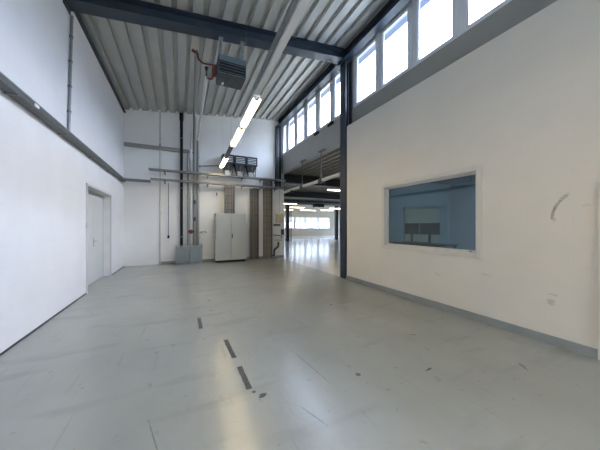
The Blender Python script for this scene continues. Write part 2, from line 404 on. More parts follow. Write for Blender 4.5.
# hall windows
ed = [(7.5, 9.0), (9.1, 10.85), (10.95, 12.3), (12.4, 13.7), (13.85, 15.5), (15.65, 17.25), (18.7, 20.1), (20.2, 21.7)]
for (a, b) in ed:
    o = MB(); mid = (a + b) / 2
    for q in ((a - .05, a + .07, 1.19, 2.61), (b - .07, b + .05, 1.19, 2.61), (a, b, 1.19, 1.28), (a, b, 2.52, 2.61), (mid - .05, mid + .05, 1.2, 2.6)):
        o.box(q[0], q[1], 26.98, 27.06, q[2], q[3])
    f = struct(o.build('window_%d' % n, M['frame']), 'window in the far wall of the hall'); n += 1
    MB().box(a + .03, b - .03, 27.02, 27.03, 1.22, 2.58).build('pane', M['glass'], f)
for k in range(6):
    a = 7.6 + k * 3.0; b = a + 2.85; o = MB()
    for q in ((a, a + .06, 1.12, 3.08), (b - .06, b, 1.12, 3.08), (a, b, 1.12, 1.2), (a, b, 3.0, 3.08)): o.box(22.05, 22.13, q[0], q[1], q[2], q[3])
    struct(o.build('window_%d' % n, M['frame']), 'unseen window added in the right wall of the hall for daylight'); n += 1  # unseen side windows, added to let more daylight into the hall
o = MB()
for k in range(4): o.box(1.3 + k * .91, 1.36 + k * .91, YR - .2, YR - .12, .4, 3.1)
o.box(1.36, 4.0, YR - .2, YR - .12, .4, .48).box(1.36, 4.0, YR - .2, YR - .12, 3.02, 3.1)
struct(o.build('window_%d' % n, M['frame']), 'large window behind the camera'); n += 1

# office window (white casing with recessed dark glass)
o = MB(); y0, y1, z0, z1 = 2.25, 4.39, .98, 2.465
W = .065
for q in ((y0, y0 + W, z0, z1), (y1 - W, y1, z0, z1), (y0 + W, y1 - W, z0, z0 + W), (y0 + W, y1 - W, z1 - W, z1)):
    o.box(XR - .022, XR + .0, *q, bev=.004)
ow = struct(o.build('window_%d' % n, M['wframe']), 'white framed dark office window in the right wall')
o = MB(); a0, a1, b0, b1 = 2.315, 4.325, 1.045, 2.40
for q in ((a0, a0 + .02, b0, b1), (a1 - .02, a1, b0, b1), (a0, a1, b0, b0 + .02), (a0, a1, b1 - .02, b1)): o.box(XR - .015, 4.37, *q)
for q in ((a0 + .02, a0 + .055, b0 + .02, b1 - .02), (a1 - .055, a1 - .02, b0 + .02, b1 - .02), (a0 + .05, a1 - .05, b0 + .02, b0 + .055), (a0 + .05, a1 - .05, b1 - .055, b1 - .02)): o.box(4.32, 4.37, *q)
o.build('window_frame', M['wframe'], ow)
MB().box(4.343, 4.352, a0 + .04, a1 - .04, b0 + .04, b1 - .04).build('pane', M['oglass'], ow)
MB().box(4.305, 4.322, 2.44, 2.48, 1.075, 1.09, .002).build('sticker', M['dark'], ow)

# ------------------------------------------------------------------ doors
d1 = struct(empty('door_1', (XL, 8.15, 0)), 'white double door set back in the left wall')
o = MB()
o.box(XL - .02, XL + .028, 7.02, 7.065, 0, 2.46).box(XL - .02, XL + .006, 9.24, 9.27, 0, 2.44).box(XL - .02, XL + .02, 7.02, 9.27, 2.41, 2.455)
o.build('door_casing', M['door'], d1)
o = MB(); o.box(-2.13, -2.05, 7.06, 7.12, 0, 2.40).box(-2.13, -2.05, 9.19, 9.25, 0, 2.40).box(-2.13, -2.05, 7.12, 9.19, 2.34, 2.40)
o.build('door_frame', M['door'], d1)
lf = MB().box(-2.11, -2.065, 8.205, 9.185, .012, 2.335, .004).build('door_leaf', M['door'], d1)
lf2 = MB().box(-2.11, -2.065, 7.125, 8.198, .012, 2.335, .004).build('door_leaf', M['door'], d1)
o = MB().box(-2.066, -2.056, 8.27, 8.31, .95, 1.20, .003); o.tube([(-2.056, 8.29, 1.10), (-2.0, 8.29, 1.10), (-2.0, 8.43, 1.095)], .010)
o.build('handle', M['chrome'], lf, True)
MB().cyl((XL + .0, 7.045, 1.45), (XL + .0, 7.045, 1.57), .032).build('hinge', M['chrome'], d1, True)
MB().box(-2.20, -2.05, 7.06, 9.25, -.01, .006).build('door_sill', M['base'], d1)
MB().box(-2.21, -2.14, 7.0, 9.3, 0, 2.45).build('door_back_panel', M['door'], d1)
d2 = struct(empty('door_2', (XR, .4, 0)), 'white side door frame at the right edge')
MB().box(XR - .03, XR - .001, .95, 1.05, 0, 1.90).box(XR - .03, XR - .001, -.25, -.15, 0, 1.90).box(XR - .03, XR - .001, -.25, 1.05, 1.90, 1.98).build('door_frame', M['wframe'], d2)
lf = MB().box(XR + .03, XR + .08, -.15, .95, .01, 1.90, .004).build('door_leaf', M['door'], d2)
MB().tube([(XR + .03, .80, 1.05), (XR - .03, .80, 1.05), (XR - .03, .66, 1.05)], .010).build('handle', M['chrome'], lf, True)

# ------------------------------------------------------------------ steelwork
def ibeam(mb, p0, p1, h, wd, tf=.02, tw=.012, side='h'):
    """I profile with vertical web from p0 to p1 (points on top centre)"""
    p0, p1 = Vector(p0), Vector(p1); d = (p1 - p0); s = Vector((d.y, -d.x, 0)).normalized() if side == 'h' else None
    z = Vector((0, 0, 1)); a = wd / 2; t = tw / 2
    pf = [(-a, 0), (a, 0), (a, -tf), (t, -tf), (t, -h + tf), (a, -h + tf), (a, -h), (-a, -h), (-a, -h + tf), (-t, -h + tf), (-t, -tf), (-a, -tf)]
    mb.prism([s * u + z * v for u, v in pf], p0, p1); return mb
def hcol(mb, cx, cy, dx, dy, z0, z1, tf=.02, tw=.014):
    """H column with flanges facing +-X"""
    a, b = dx / 2, dy / 2; t = tw / 2
    pf = [(-a, -b), (-a + tf, -b), (-a + tf, -t), (a - tf, -t), (a - tf, -b), (a, -b), (a, b), (a - tf, b), (a - tf, t), (-a + tf, t), (-a + tf, b), (-a, b)]
    mb.prism([(cx + u, cy + v, 0) for u, v in pf], (0, 0, z0), (0, 0, z1)); return mb
bx = XL + .005
rb = thing('roof_beam', (bx, 5.95, 5.5), 'dark blue steel roof beam crossing the ceiling above the unit heater', 'beam', 'dark blue beams under the ribbed roof')
ibeam(MB(), (bx, 5.95, roof(bx) - .002), (4.20, 5.95, roof(4.20) - .002), .285, .30).build('beam_profile', M['blue'], rb)
MB().box(bx + .001, bx + .02, 5.80, 6.10, roof(bx) - .36, roof(bx) - .03).build('end_plate', M['blue'], rb)
MB().box(4.185, 4.205, 5.80, 6.10, roof(4.2) - .36, roof(4.2) - .03).build('end_plate', M['blue'], rb)
for y in (.0,):
    rb2 = thing('roof_beam', (bx, y, 5.5), 'dark blue steel roof beam over the camera position', 'beam', 'dark blue beams under the ribbed roof')
    ibeam(MB(), (bx, y, roof(bx) - .002), (4.20, y, roof(4.20) - .002), .285, .30).build('beam_profile', M['blue'], rb2)
eb = MB(); ibeam(eb, (4.28, YR + .02, 6.50), (4.28, YB - .02, 6.50), .24, .20)
tag(eb.build('eaves_beam', M['blue']), 'dark blue eaves beam running above the clerestory windows', 'beam')
lb = MB().box(XL + .002, XL + .075, 6.12, YB - .02, 5.70, 5.735).box(XL + .002, XL + .014, 6.12, YB - .02, 5.735, 5.835)
lb.box(XL + .002, XL + .075, YR + .02, 5.78, 5.70, 5.735).box(XL + .002, XL + .014, YR + .02, 5.78, 5.735, 5.835)
tag(lb.build('edge_angle', M['blue']), 'dark blue steel angle along the top of the left wall', 'steel angle')
c = thing('steel_column', (4.34, 5.90, 0), 'dark blue steel column at the end of the right wall, in the opening', 'column')
hcol(MB(), 4.335, 5.90, .21, .27, 0.012, 6.24).build('column_profile', M['blue'], c)
MB().box(4.235, 4.45, 5.76, 6.04, 0, .012).build('base_plate', M['blue'], c)
c = thing('steel_column', (4.22, 11.03, 3.3), 'dark steel column in the far corner, rising from behind the trays', 'column')
hcol(MB(), 4.20, 11.06, .26, .15, 3.3, 6.24).build('column_profile', M['blue'], c)
for k, x in enumerate((4.16, 4.23)): MB().tube([(x, 10.96, 3.35), (x, 10.96, 6.1)], .018).build('cable', M['black'] if k else M['galvd'], c, True)
MB().tube([(4.42, 11.0, 3.35), (4.42, 11.0, 4.9)], .025).build('conduit', M['galvd'], c, True)
# hall beams + columns
for i, (y, lab) in enumerate(((11.75, 'near black beam under the hall roof, just past the back wall'), (17.2, 'middle black beam under the hall roof, above the lit strips'), (22.6, 'farthest black beam under the hall roof'))):
    b_ = MB(); ibeam(b_, (4.42, y, 4.155), (21.95, y, 4.155), .46, .3)
    tag(b_.build('hall_beam', M['dkblue']), lab, 'beam', 'black beams under the hall roof')
cc = MB(); hcol(cc, 9.55, 22.6, .30, .30, 0, 3.69); tag(cc.build('hall_column', M['dkblue']), 'dark column in the hall left of the far windows', 'column')
cc = MB(); hcol(cc, 15.35, 22.6, .30, .30, 0, 3.69); tag(cc.build('hall_column', M['dkblue']), 'dark column in the hall right of the far windows', 'column')
cc = MB(); cc.cyl((9.9, 22.5, 0), (9.9, 22.5, 3.69), .05); tag(cc.build('downpipe', M['dkblue'], None, True), 'dark pipe beside the left hall column', 'pipe')
cc = MB(); cc.cyl((15.75, 22.5, 0), (15.75, 22.5, 3.69), .07); tag(cc.build('downpipe', M['pipe'], None, True), 'grey pipe beside the right hall column', 'pipe')

# ------------------------------------------------------------------ trays
def channel_y(mb, x0, x1, y0, y1, z0, z1, t=.006):
    mb.box(x0, x1, y0, y1, z0, z0 + t).box(x1 - t, x1, y0, y1, z0 + t, z1).box(x0, x0 + t, y0, y1, z0 + t, z1); return mb
tr = thing('cable_tray', (XL + .1, 3, 3.1), 'long grey cable tray running along the left wall', 'cable tray')
channel_y(MB(), XL + .015, XL + .135, YR + .2, 10.72, 3.08, 3.16).build('tray_channel', M['trayd'], tr)
MB().box(XL + .135, XL + .141, YR + .2, 10.72, 3.148, 3.164).build('tray_lip', M['galv'], tr)
for y in (-3, -1.5, 0, 1.5, 3.0, 4.15, 5.6, 7.2, 8.8, 10.3):
    MB().box(XL + .001, XL + .13, y, y + .04, 3.068, 3.079).build('wall_bracket', M['galvd'], tr)
MB().tube([(XL + .06, YR + .2, 3.106), (XL + .06, 10.6, 3.106)], .018).build('cable', M['cable_g'], tr, True)
for y in (4.5, ): tag(MB().box(XL + .136, XL + .155, y, y + .10, 3.095, 3.135, .005).build('clip_lamp', M['white']), 'small white clip on the left wall tray', 'clip')

t1 = thing('cable_tray', (-.6, 11.05, 4.5), 'short upper metal channel on the back wall, highest of the channels', 'cable tray')
MB().box(XL + .02, .34, 11.04, 11.05, 4.47, 4.60).box(XL + .02, .34, 11.05, 11.145, 4.47, 4.478).box(XL + .02, .34, 11.05, 11.145, 4.592, 4.60).box(XL + .02, .34, 11.032, 11.042, 4.525, 4.545).build('tray_channel', M['pipe'], t1)
MB().box(.34, .48, 11.10, 11.14, 4.50, 4.56).build('tray_end', M['galvd'], t1)
MB().tube([(-.70, 11.03, 4.68), (-.70, 11.0, 4.60)], .02).build('clip', M['dark'], t1, True)

def back_tray(z, x0, x1, y0, y1, label, thick=.055):
    t = thing('cable_tray', ((x0 + x1) / 2, y1, z), label, 'cable tray')
    m = MB().box(x0, x1, y0, y1, z, z + .006)
    m.box(x0, x1, y0, y0 + .006, z + .006, z + thick).box(x0, x1, y1 - .006, y1, z + .006, z + thick)
    m.box(x0, x1, y0 - .012, y0, z + thick - .014, z + thick)
    m.build('tray_channel', M['galv'], t)
    for k in (-.55, 1.02, 2.45, 3.30, 4.02):
        MB().box(k, k + .04, y0 + .02, YB, z - .035, z - .001).box(k, k + .04, YB - .03, YB - .001, z - .09, z - .035).cyl((k + .02, y0 + .05, z - .05), (k + .02, y0 + .05, z - .001), .02).build('wall_bracket', M['galvd'], t)
    for j in range(5):
        yy = y0 + .05 + j * (y1 - y0 - .1) / 4
        MB().tube([(x0 + .05, yy, z + .028), (x1 - .05, yy, z + .028)], .019, 8).build('cable', (M['cable_g'], M['cable_l'], M['black'], M['cable_g'], M['cable_r'])[j], t, True)
    return t
back_tray(3.60, -1.05, 4.45, 10.70, 10.97, 'upper of the two long cable trays crossing the back wall')
back_tray(3.24, -1.00, 4.50, 10.72, 10.97, 'lower of the two long cable trays crossing the back wall')
t = MB().box(XL + .15, -1.0, 10.76, 10.80, 3.14, 3.22).box(XL + .15, -1.0, 10.80, 10.92, 3.14, 3.148).box(XL + .15, -1.0, 10.92, 10.93, 3.14, 3.22)
t.box(XL + .02, XL + .15, 10.73, 10.93, 3.14, 3.22)
tag(t.build('corner_tray', M['galvd']), 'slim tray piece turning the corner from left wall to back wall', 'cable tray')

# ------------------------------------------------------------------ pipes on the back wall
YP = 11.05
p = thing('drain_pipe', (.05, YP, .7), 'thick black vertical pipe on the back wall', 'pipe')
MB().cyl((.055, YP, .02), (.055, YP, 6.0), .055, n=18).build('pipe_run', M['black'], p, True)
MB().cyl((.055, YP, 5.75), (.055, YP, 6.02), .075, n=18).build('pipe_socket', M['black'], p, True)
for z in (1.05, 3.0, 5.0): MB().cyl((.055, YP, z), (.055, YP, z + .03), .063, n=18).build('pipe_clip', M['galv'], p, True)
p = thing('conduit', (-.72, 11.1, 0), 'thin beige vertical pipe on the left of the back wall', 'pipe')
MB().cyl((-.70, 11.085, .0), (-.70, 11.085, 5.95), .022).build('pipe_run', M['beige'], p, True)
for z in (.8, 2.0, 4.9): MB().box(-.735, -.665, 11.1, 11.148, z, z + .025).build('pipe_clip', M['galv'], p)
p = thing('heating_pipe', (.28, YP, 0), 'narrow grey pipe just right of the black pipe', 'pipe')
MB().tube([(.29, YP, .02), (.29, YP, 4.45)], .032).build('pipe_run', M['pipe'], p, True)
p = thing('heating_pipe', (.42, YP, 0), 'white vertical pipe on the back wall with a bend near the top', 'pipe')
MB().tube([(.41, YP, .02), (.41, YP, 5.28), (.488, YP, 5.28)], .038).build('pipe_run', M['pipew'], p, True)
MB().cyl((.41, YP, 4.2), (.41, YP, 4.62), .05).build('pipe_sleeve', M['white'], p, True)
p = thing('heating_pipe', (.54, YP, 0), 'grey pipe running from the red valve under the roof and down the back wall', 'pipe')
MB().tube([(.37, 6.55, 5.70), (.54, 11.03, 6.02), (.54, 11.03, .02)], .054).build('pipe_run', M['pipe'], p, True)
p = thing('heating_pipe', (.68, YP, 0), 'long pipe leaving the heater and bending down beside the cabinet', 'pipe')
MB().tube([(.585, 6.45, 5.12), (.66, 10.93, 5.15), (.66, 11.05, 5.15), (.66, 11.05, 5.0)], .038).build('roof_run', M['pipew'], p, True)
MB().cyl((.665, 11.05, .02), (.665, 11.05, 5.02), .05, n=16).build('wall_run', M['pipe'], p, True)
for z in (1.7, 2.4): MB().cyl((.54, 11.03, z), (.54, 11.03, z + .16), .056).build('pipe_sleeve', M['dark'], p, True)
v = thing('gate_valve', (.42, 11.0, 1.25), 'red valve wheel on the pipes above the grey guard', 'valve')
MB().cyl((.40, 10.96, 1.27), (.40, 10.93, 1.27), .085, n=20).cyl((.30, 10.99, 1.27), (.52, 10.99, 1.27), .035).build('valve_wheel', M['red'], v, True)
MB().cyl((.40, 10.99, 1.27), (.40, 10.94, 1.27), .02).build('valve_stem', M['chrome'], v, True)
v = thing('wall_tap', (.85, 11.05, 1.2), 'small metal tap with a loop right of the pipes', 'tap')
MB().tube([(.78, 11.14, 1.24), (.78, 11.02, 1.24), (.95, 11.0, 1.30), (1.0, 11.0, 1.22)], .03).build('tap_body', M['chrome'], v, True)
ring = [(.87 + .09 * math.cos(a), 11.02, 1.10 + .09 * math.sin(a)) for a in [math.pi * .1 - i * math.pi / 8 for i in range(10)]]
MB().tube(ring, .012).build('hose_loop', M['white'], v, True)
s_ = thing('hanging_cord', (-.41, 11.1, 1.0), 'thin cord with a black plug hanging on the back wall', 'cord')
MB().tube([(-.41, 11.10, 3.2), (-.41, 11.10, 1.12)], .012, 8).build('cord', M['galvd'], s_, True)
MB().cyl((-.41, 11.10, 1.02), (-.41, 11.10, 1.13), .045, .03).build('plug', M['black'], s_, True)
tag(MB().tube([(.74, 11.1, 3.98), (.74, 11.05, 3.98), (1.45, 10.62, 3.98)], .013, 8).build('stay_rod', M['dark'], None, True), 'thin dark rod from the pipes to the lamp rail end', 'rod')
MB_ = MB().cyl((.74, 11.05, 3.98), (.74, 11.149, 3.98), .03)
tag(MB_.build('wall_hook', M['dark'], None, True), 'small dark wall hook beside the white pipe', 'hook')

g_ = thing('pipe_guard', (.33, 10.9, 0), 'blue grey sheet metal guard around the foot of the pipes', 'guard')
o = MB()
for (a, b) in ((-.15, .32), (.345, .81)):
    q = MB().box(a + .02, b - .02, 10.745, 10.752, .05, .70); q.build('guard_sheet', M['mesh'], g_)
    for r_ in ((a, a + .022, .0, .75), (b - .022, b, .0, .75), (a + .022, b - .022, .0, .03), (a + .022, b - .022, .72, .75)): o.box(r_[0], r_[1], 10.735, 10.765, r_[2], r_[3])
o.build('guard_frame', M['galv'], g_)
MB().box(-.15, -.145, 10.765, 11.12, .02, .74).build('guard_sheet', M['mesh'], g_); MB().box(.805, .81, 10.765, 11.12, .02, .74).build('guard_sheet', M['mesh'], g_)
# perforations of the guard as holes ring pattern: raised ribs
o = MB()
for (a, b) in ((-.12, .29), (.375, .78)):
    for k in range(8): o.box(a + k * (b - a) / 8, a + k * (b - a) / 8 + .006, 10.741, 10.747, .06, .69)
o.build('guard_ribs', M['galvd'], g_)

# cabinet
cb = thing('steel_cabinet', (2.04, 10.8, 0), 'tall light grey two-door steel cabinet against the back wall', 'cabinet')
x0, x1, yf = 1.30, 2.54, 10.52
MB().box(x0, x1, yf + .02, 11.0, .09, 2.02, .006).build('body', M['cab'], cb)
MB().box(x0 + .03, x1 - .03, yf + .05, 10.98, 0, .09).build('plinth', M['black'], cb)
for (a, b) in ((x0 + .008, 1.917), (1.923, x1 - .008)):
    dd = MB().box(a, b, yf, yf + .02, .10, 2.005, .004).build('door', M['cab'], cb)
    if a > 1.9: 
        MB().box(1.94, 1.975, yf - .022, yf, 1.0, 1.18, .006).build('handle', M['black'], dd)
for z in (.3, 1.0, 1.7): MB().cyl((x0 + .004, yf + .012, z), (x0 + .004, yf + .012, z + .07), .01).build('hinge', M['galvd'], cb)

# cable ladders
def ladder(x0, x1, z0, z1, label, cols, y=11.08):
    L = thing('cable_ladder', ((x0 + x1) / 2, y, z0), label, 'cable ladder')
    for x in (x0, x1 - .02): MB().box(x, x + .02, y - .06, y + .03, z0, z1).build('side_rail', M['galvd'], L)
    z = z0 + .15
    while z < z1 - .05: MB().box(x0 + .02, x1 - .02, y - .01, y + .02, z, z + .03).build('rung', M['galvd'], L); z += .3
    nC = len(cols); s = (x1 - x0 - .05) / nC; r = s * .5
    for i, cl in enumerate(cols):
        x = x0 + .025 + s * (i + .5)
        rr_ = r * R.uniform(.82, 1.0); zt = z1 - R.uniform(0, .05)
        MB().tube([(x, y - .03 - rr_, z0 + .004), (x, y - .03 - rr_, zt)], rr_, 10).build('cable', M[cl], L, True)
ladder(1.70, 2.12, 2.03, 3.22, 'short cable ladder dropping from the trays into the cabinet', ['cable_g', 'cable_l', 'cable_g', 'cable_g', 'cable_l', 'cable_r', 'cable_l', 'cable_r'], 10.90)
ladder(2.84, 3.24, 0, 3.22, 'full height cable ladder immediately right of the cabinet', ['cable_g', 'cable_g', 'cable_l', 'cable_g', 'cable_g', 'cable_r'])
ladder(3.46, 3.90, 0, 3.66, 'rightmost full height cable ladder near the hall opening', ['cable_g', 'cable_l', 'cable_g', 'cable_g', 'cable_l', 'cable_g', 'cable_r'])

# vent units above the trays
def vent(x, label):
    v = thing('vent_unit', (x, 10.85, 3.66), label, 'ventilation unit', 'black grille units above the cable trays')
    a, b = x - .235, x + .235
    MB().box(a, b, 10.63, 11.10, 4.12, 4.17, .004).box(a, b, 10.63, 11.10, 4.45, 4.50, .004).box(a, a + .045, 10.63, 11.10, 4.17, 4.45).box(b - .045, b, 10.63, 11.10, 4.17, 4.45).box(a + .045, b - .045, 10.68, 11.10, 4.17, 4.45).build('casing', M['crate'], v)
    for k in range(4):
        m = Matrix.Translation((x, 10.65, 4.205 + k * .07)) @ Matrix.Rotation(math.radians(62), 4, 'X')
        MB().box(-.185, .185, -.02, .02, -.004, .004, mtx=m).build('slat', M['slat'], v)
    # tapered lower hopper
    o = MB(); A = (a + .04, b - .04, 10.70, 11.06, 4.119); B = (a + .10, b - .10, 10.76, 11.02, 3.86)
    vs_ = [o.bm.verts.new(q) for q in ((A[0], A[2], A[4]), (A[1], A[2], A[4]), (A[1], A[3], A[4]), (A[0], A[3], A[4]), (B[0], B[2], B[4]), (B[1], B[2], B[4]), (B[1], B[3], B[4]), (B[0], B[3], B[4]))]
    for f in ((0, 1, 2, 3), (4, 5, 6, 7), (0, 1, 5, 4), (1, 2, 6, 5), (2, 3, 7, 6), (3, 0, 4, 7)): o.bm.faces.new([vs_[i] for i in f])
    o.build('hopper', M['dark'], v)
    MB().box(x - .11, x + .11, 10.78, 11.0, 3.66, 3.859, .004).build('outlet', M['slat'], v)
    for s in (-1, 1):
        MB().tube([(x + s * .20, 10.72, 4.13), (x + s * .16, 10.74, 3.665)], .016, 8).build('stay', M['crate'], v, True)
    MB().tube([(x + .12, 10.68, 3.67), (x - .02, 10.68, 3.95), (x + .06, 10.69, 4.13)], .014, 8).build('cable', M['cable_g'], v, True)
    return v
vent(1.83, 'left black grille unit above the trays, partly behind the lamp'); vent(2.33, 'middle black grille unit above the trays'); vent(2.83, 'right black grille unit above the trays')

# boxes and pipework by the hall opening
yb = thing('yellow_box', (4.28, 11.07, 1.66), 'yellowish enclosure on the wall end beside the hall opening', 'box')
MB().box(4.10, 4.45, 11.0, 11.149, 1.67, 2.10, .01).build('body', M['yellow'], yb)
MB().box(4.12, 4.43, 10.985, 10.999, 1.70, 2.07, .006).build('cover', M['yellow'], yb)
MB().tube([(4.28, 11.09, 2.10), (4.28, 11.09, 3.22)], .012, 8).build('conduit', M['beige'], yb, True)
tag(MB().box(3.98, 4.30, 11.03, 11.149, 1.50, 1.60, .01).build('junction_box', M['cable_g']), 'dark grey junction box just below the yellowish enclosure', 'junction box')
tag(MB().tube([(3.96, 11.10, 1.08), (4.38, 11.10, 1.04), (4.38, 11.10, .90)], .018).build('conduit', M['dark'], None, True), 'thin horizontal pipe below the junction box', 'pipe')
k_ = thing('wall_switch', (4.44, 11.1, 1.1), 'dark switch with reddish front near the hall opening', 'switch')
MB().box(4.37, 4.50, 11.06, 11.149, 1.08, 1.34, .008).build('body', M['dark'], k_); MB().box(4.41, 4.46, 11.045, 11.06, 1.16, 1.26, .006).build('button', M['red'], k_)
tag(MB().tube([(4.22, 11.09, .75), (4.22, 11.09, .50), (4.0, 11.07, .40), (4.0, 11.07, .12), (3.93, 11.07, .12)], .045).build('drain_bend', M['dark'], None, True), 'dark bent pipe low on the wall beside the rightmost cables', 'pipe')
tag(MB().box(4.06, 4.40, 11.10, 11.149, .78, .86, .006).build('wall_strip', M['beige']), 'beige strip on the wall above the dark bent pipe', 'strip')

tag(MB().cyl((1.42, 11.10, 2.80), (1.42, 11.10, 2.94), .02).box(1.40, 1.44, 11.10, 11.149, 2.85, 2.89).build('wall_stud', M['dark'], None), 'tiny dark stud on the back wall above and left of the cabinet', 'stud')

# ------------------------------------------------------------------ left wall conduit
cd = thing('conduit', (XL + .03, 6.1, 3.26), 'jointed grey conduit rising from the left wall tray to the beam', 'pipe')
MB().tube([(XL + .03, 5.99, 3.27), (XL + .03, 6.14, 5.50)], .022).build('pipe_run', M['galv'], cd, True)
for k in range(4):
    u = (k + .7) / 4.6; y = 5.99 + .15 * u; z = 3.27 + 2.23 * u
    MB().cyl((XL + .03, y, z), (XL + .03, y + .002, z + .035), .029).box(XL, XL + .03, y - .012, y + .012, z + .005, z + .03).build('pipe_clip', M['galvd'], cd, True)

# ------------------------------------------------------------------ lamp rail
def railx(y): return 1.22 + (y - 2.4) * (1.50 - 1.22) / 8.1
ang = -math.atan((1.50 - 1.22) / 8.1)
def RM(y, z=3.95): return Matrix.Translation((railx(y), y, z)) @ Matrix.Rotation(ang, 4, 'Z')
lr = thing('lamp_rail', (railx(5), 5, 3.95), 'long pale lamp trunking hanging lengthways below the ribbed roof', 'lamp rail')
q = RM(0)
MB().box(-.04, .055, -4.2, 10.62, .0, .05, .004, mtx=q).build('trunking', M['pipew'], lr)
MB().box(-.105, -.055, -4.2, 4.40, .02, .03, mtx=q).box(-.108, -.102, -4.2, 4.40, .02, .06, mtx=q).box(-.058, -.052, -4.2, 4.40, .02, .06, mtx=q).build('cable_channel', M['galv'], lr)
MB().box(-.092, -.068, -4.2, 4.40, .031, .05, mtx=q).build('cable', M['cable_g'], lr)
for y in (1.2, 3.3, 5.5, 7.7, 9.9):
    x = railx(y); MB().box(-.11 if y < 4.4 else -.05, .06, y - .02, y + .02, .051, .062, mtx=q).build('cross_strap', M['galvd'], lr)
    zt = roof(x) - .002 if abs(y - 5.95) > .2 else roof(x) - .29
    for dx in (-.0,): MB().cyl((x + dx, y, 4.012), (x + dx, y, zt), .002, n=6).build('hanger_wire', M['galv'], lr)
def lamp(zc0, zc1, label, lit=True):
    # positions along the rail given as distances Y
    l = thing('fluorescent_lamp', (railx(zc0), zc0, 3.95), label, 'lamp', 'tube lamps on the hanging rail')
    MB().box(-.055, .07, zc0, zc1, -.035, -.001, .004, mtx=q).build('lamp_housing', M['white'], l)
    o_ = MB()
    for sg in (-1, 1): o_.prism([(sg * .06 + .0075, 0, -.034), (sg * .064 + .0075, 0, -.034), (sg * .084 + .0075, 0, -.075), (sg * .080 + .0075, 0, -.075)], (0, zc0, 0), (0, zc1, 0))
    bmesh.ops.transform(o_.bm, matrix=q, verts=o_.bm.verts); o_.build('cutoff_skirt', M['white'], l)  # side skirts added to keep direct tube light off the upper walls
    if lit:
        MB().cyl(q @ Vector((.0075, zc0 + .09, -.052)), q @ Vector((.0075, zc1 - .09, -.052)), .028, n=16).build('tube', M['tube'], l, True)
        for e_ in (zc0 + .005, zc1 - .085): MB().box(-.03, .045, e_, e_ + .08, -.082, -.03, .004, mtx=q).build('lamp_holder', M['beige'], l)
lamp(4.52, 6.05, 'nearest lit fluorescent tube on the hanging rail')
lamp(6.09, 7.62, 'second lit fluorescent tube on the hanging rail')
lamp(-3.9, -2.4, 'unseen fill tube added on the hanging rail well behind the camera')  # this and the next two: unseen tubes added to warm the lower walls
lamp(-2.35, -.85, 'unseen fill tube added on the hanging rail behind the camera')
lamp(-.80, .70, 'unseen fill tube added on the hanging rail above the camera')
lamp(9.02, 10.55, 'farthest lit fluorescent tube, in front of the black grille units')
lp = thing('fluorescent_lamp', (railx(7.7), 7.7, 3.95), 'dark unlit fitting between the lit tubes on the hanging rail', 'lamp', 'tube lamps on the hanging rail')
MB().box(-.05, .065, 7.66, 8.98, -.06, -.001, .004, mtx=q).build('lamp_housing', M['galvd'], lp)
jb = tag(MB().box(-.09, .0, 4.30, 4.42, .063, .11, .005, mtx=q).build('junction_box', M['cable_g']), 'small brown box on top of the lamp rail near the beam', 'junction box')

# ------------------------------------------------------------------ unit heater
h = thing('unit_heater', (1.1, 6.2, 5.0), 'blue grey louvred unit heater hanging from the roof beam', 'heater')
X0, X1, Y0, Y1, Z0, Z1 = .80, 1.43, 5.92, 6.48, 5.02, 5.46
MB().box(X0, X1, Y0, Y1, Z0 + .02, Z1, .012).build('casing', M['heater'], h)
for k in range(4):
    z = Z0 + .055 + k * .068
    m = Matrix.Translation(((X0 + X1) / 2, Y0 - .012, z)) @ Matrix.Rotation(math.radians(30), 4, 'X')
    MB().box(-.30, .30, -.022, .022, -.004, .004, mtx=m).build('louvre', M['heater'], h)
MB().box(X0 + .012, X1 - .012, Y0 - .003, Y0 - .0005, Z0 + .03, Z0 + .30).build('louvre_shade', M['black'], h)  # flat black sheet, paints the shade between the louvres
MB().box(X0 + .01, X1 - .01, Y0 + .02, Y1 - .02, Z0, Z0 + .019).build('bottom_grille', M['dark'], h)
o = MB()
for k in range(9): o.box(X0 + .03, X1 - .03, Y0 + .05 + k * .054, Y0 + .062 + k * .054, Z0 - .008, Z0)
o.build('grille_bars', M['galvd'], h)
MB().box(X0 + .12, X0 + .17, Y0 + .35, Y0 + .47, Z0 - .016, Z0 - .008).build('label_plate', M['white'], h)
for x in (.86, 1.36):
    zb = roof(x) - .288
    MB().box(x - .03, x + .03, 5.99, 6.03, Z1 - .04, zb).box(x - .05, x + .05, 5.95, 6.08, zb - .02, zb).build('hanger_bracket', M['galv'], h)
    MB().box(x - .02, x + .02, 6.03, 6.30, Z1, Z1 + .03).build('hanger_arm', M['galv'], h)
p = thing('red_pipework', (.6, 6.4, 5.3), 'red heating pipes with valves left of the unit heater', 'pipe')
MB().tube([(.37, 6.55, 5.78), (.37, 6.45, 5.66), (.40, 6.42, 5.50), (.50, 6.40, 5.42), (.782, 6.35, 5.42)], .020).build('upper_pipe', M['red'], p, True)
MB().tube([(.585, 6.45, 5.12), (.70, 6.42, 5.10), (.72, 6.38, 5.14), (.72, 6.36, 5.36), (.782, 6.34, 5.36)], .022).build('lower_pipe', M['red'], p, True)
MB().cyl((.34, 6.44, 5.66), (.26, 6.44, 5.70), .035).build('upper_valve', M['red'], p, True)
MB().cyl((.585, 6.45, 5.16), (.585, 6.45, 5.34), .018).cyl((.585, 6.45, 5.32), (.585, 6.45, 5.38), .04).build('lower_valve', M['dark'], p, True)
MB().box(.73, .795, 6.28, 6.42, 5.16, 5.40, .01).build('valve_block', M['cable_r'], p)

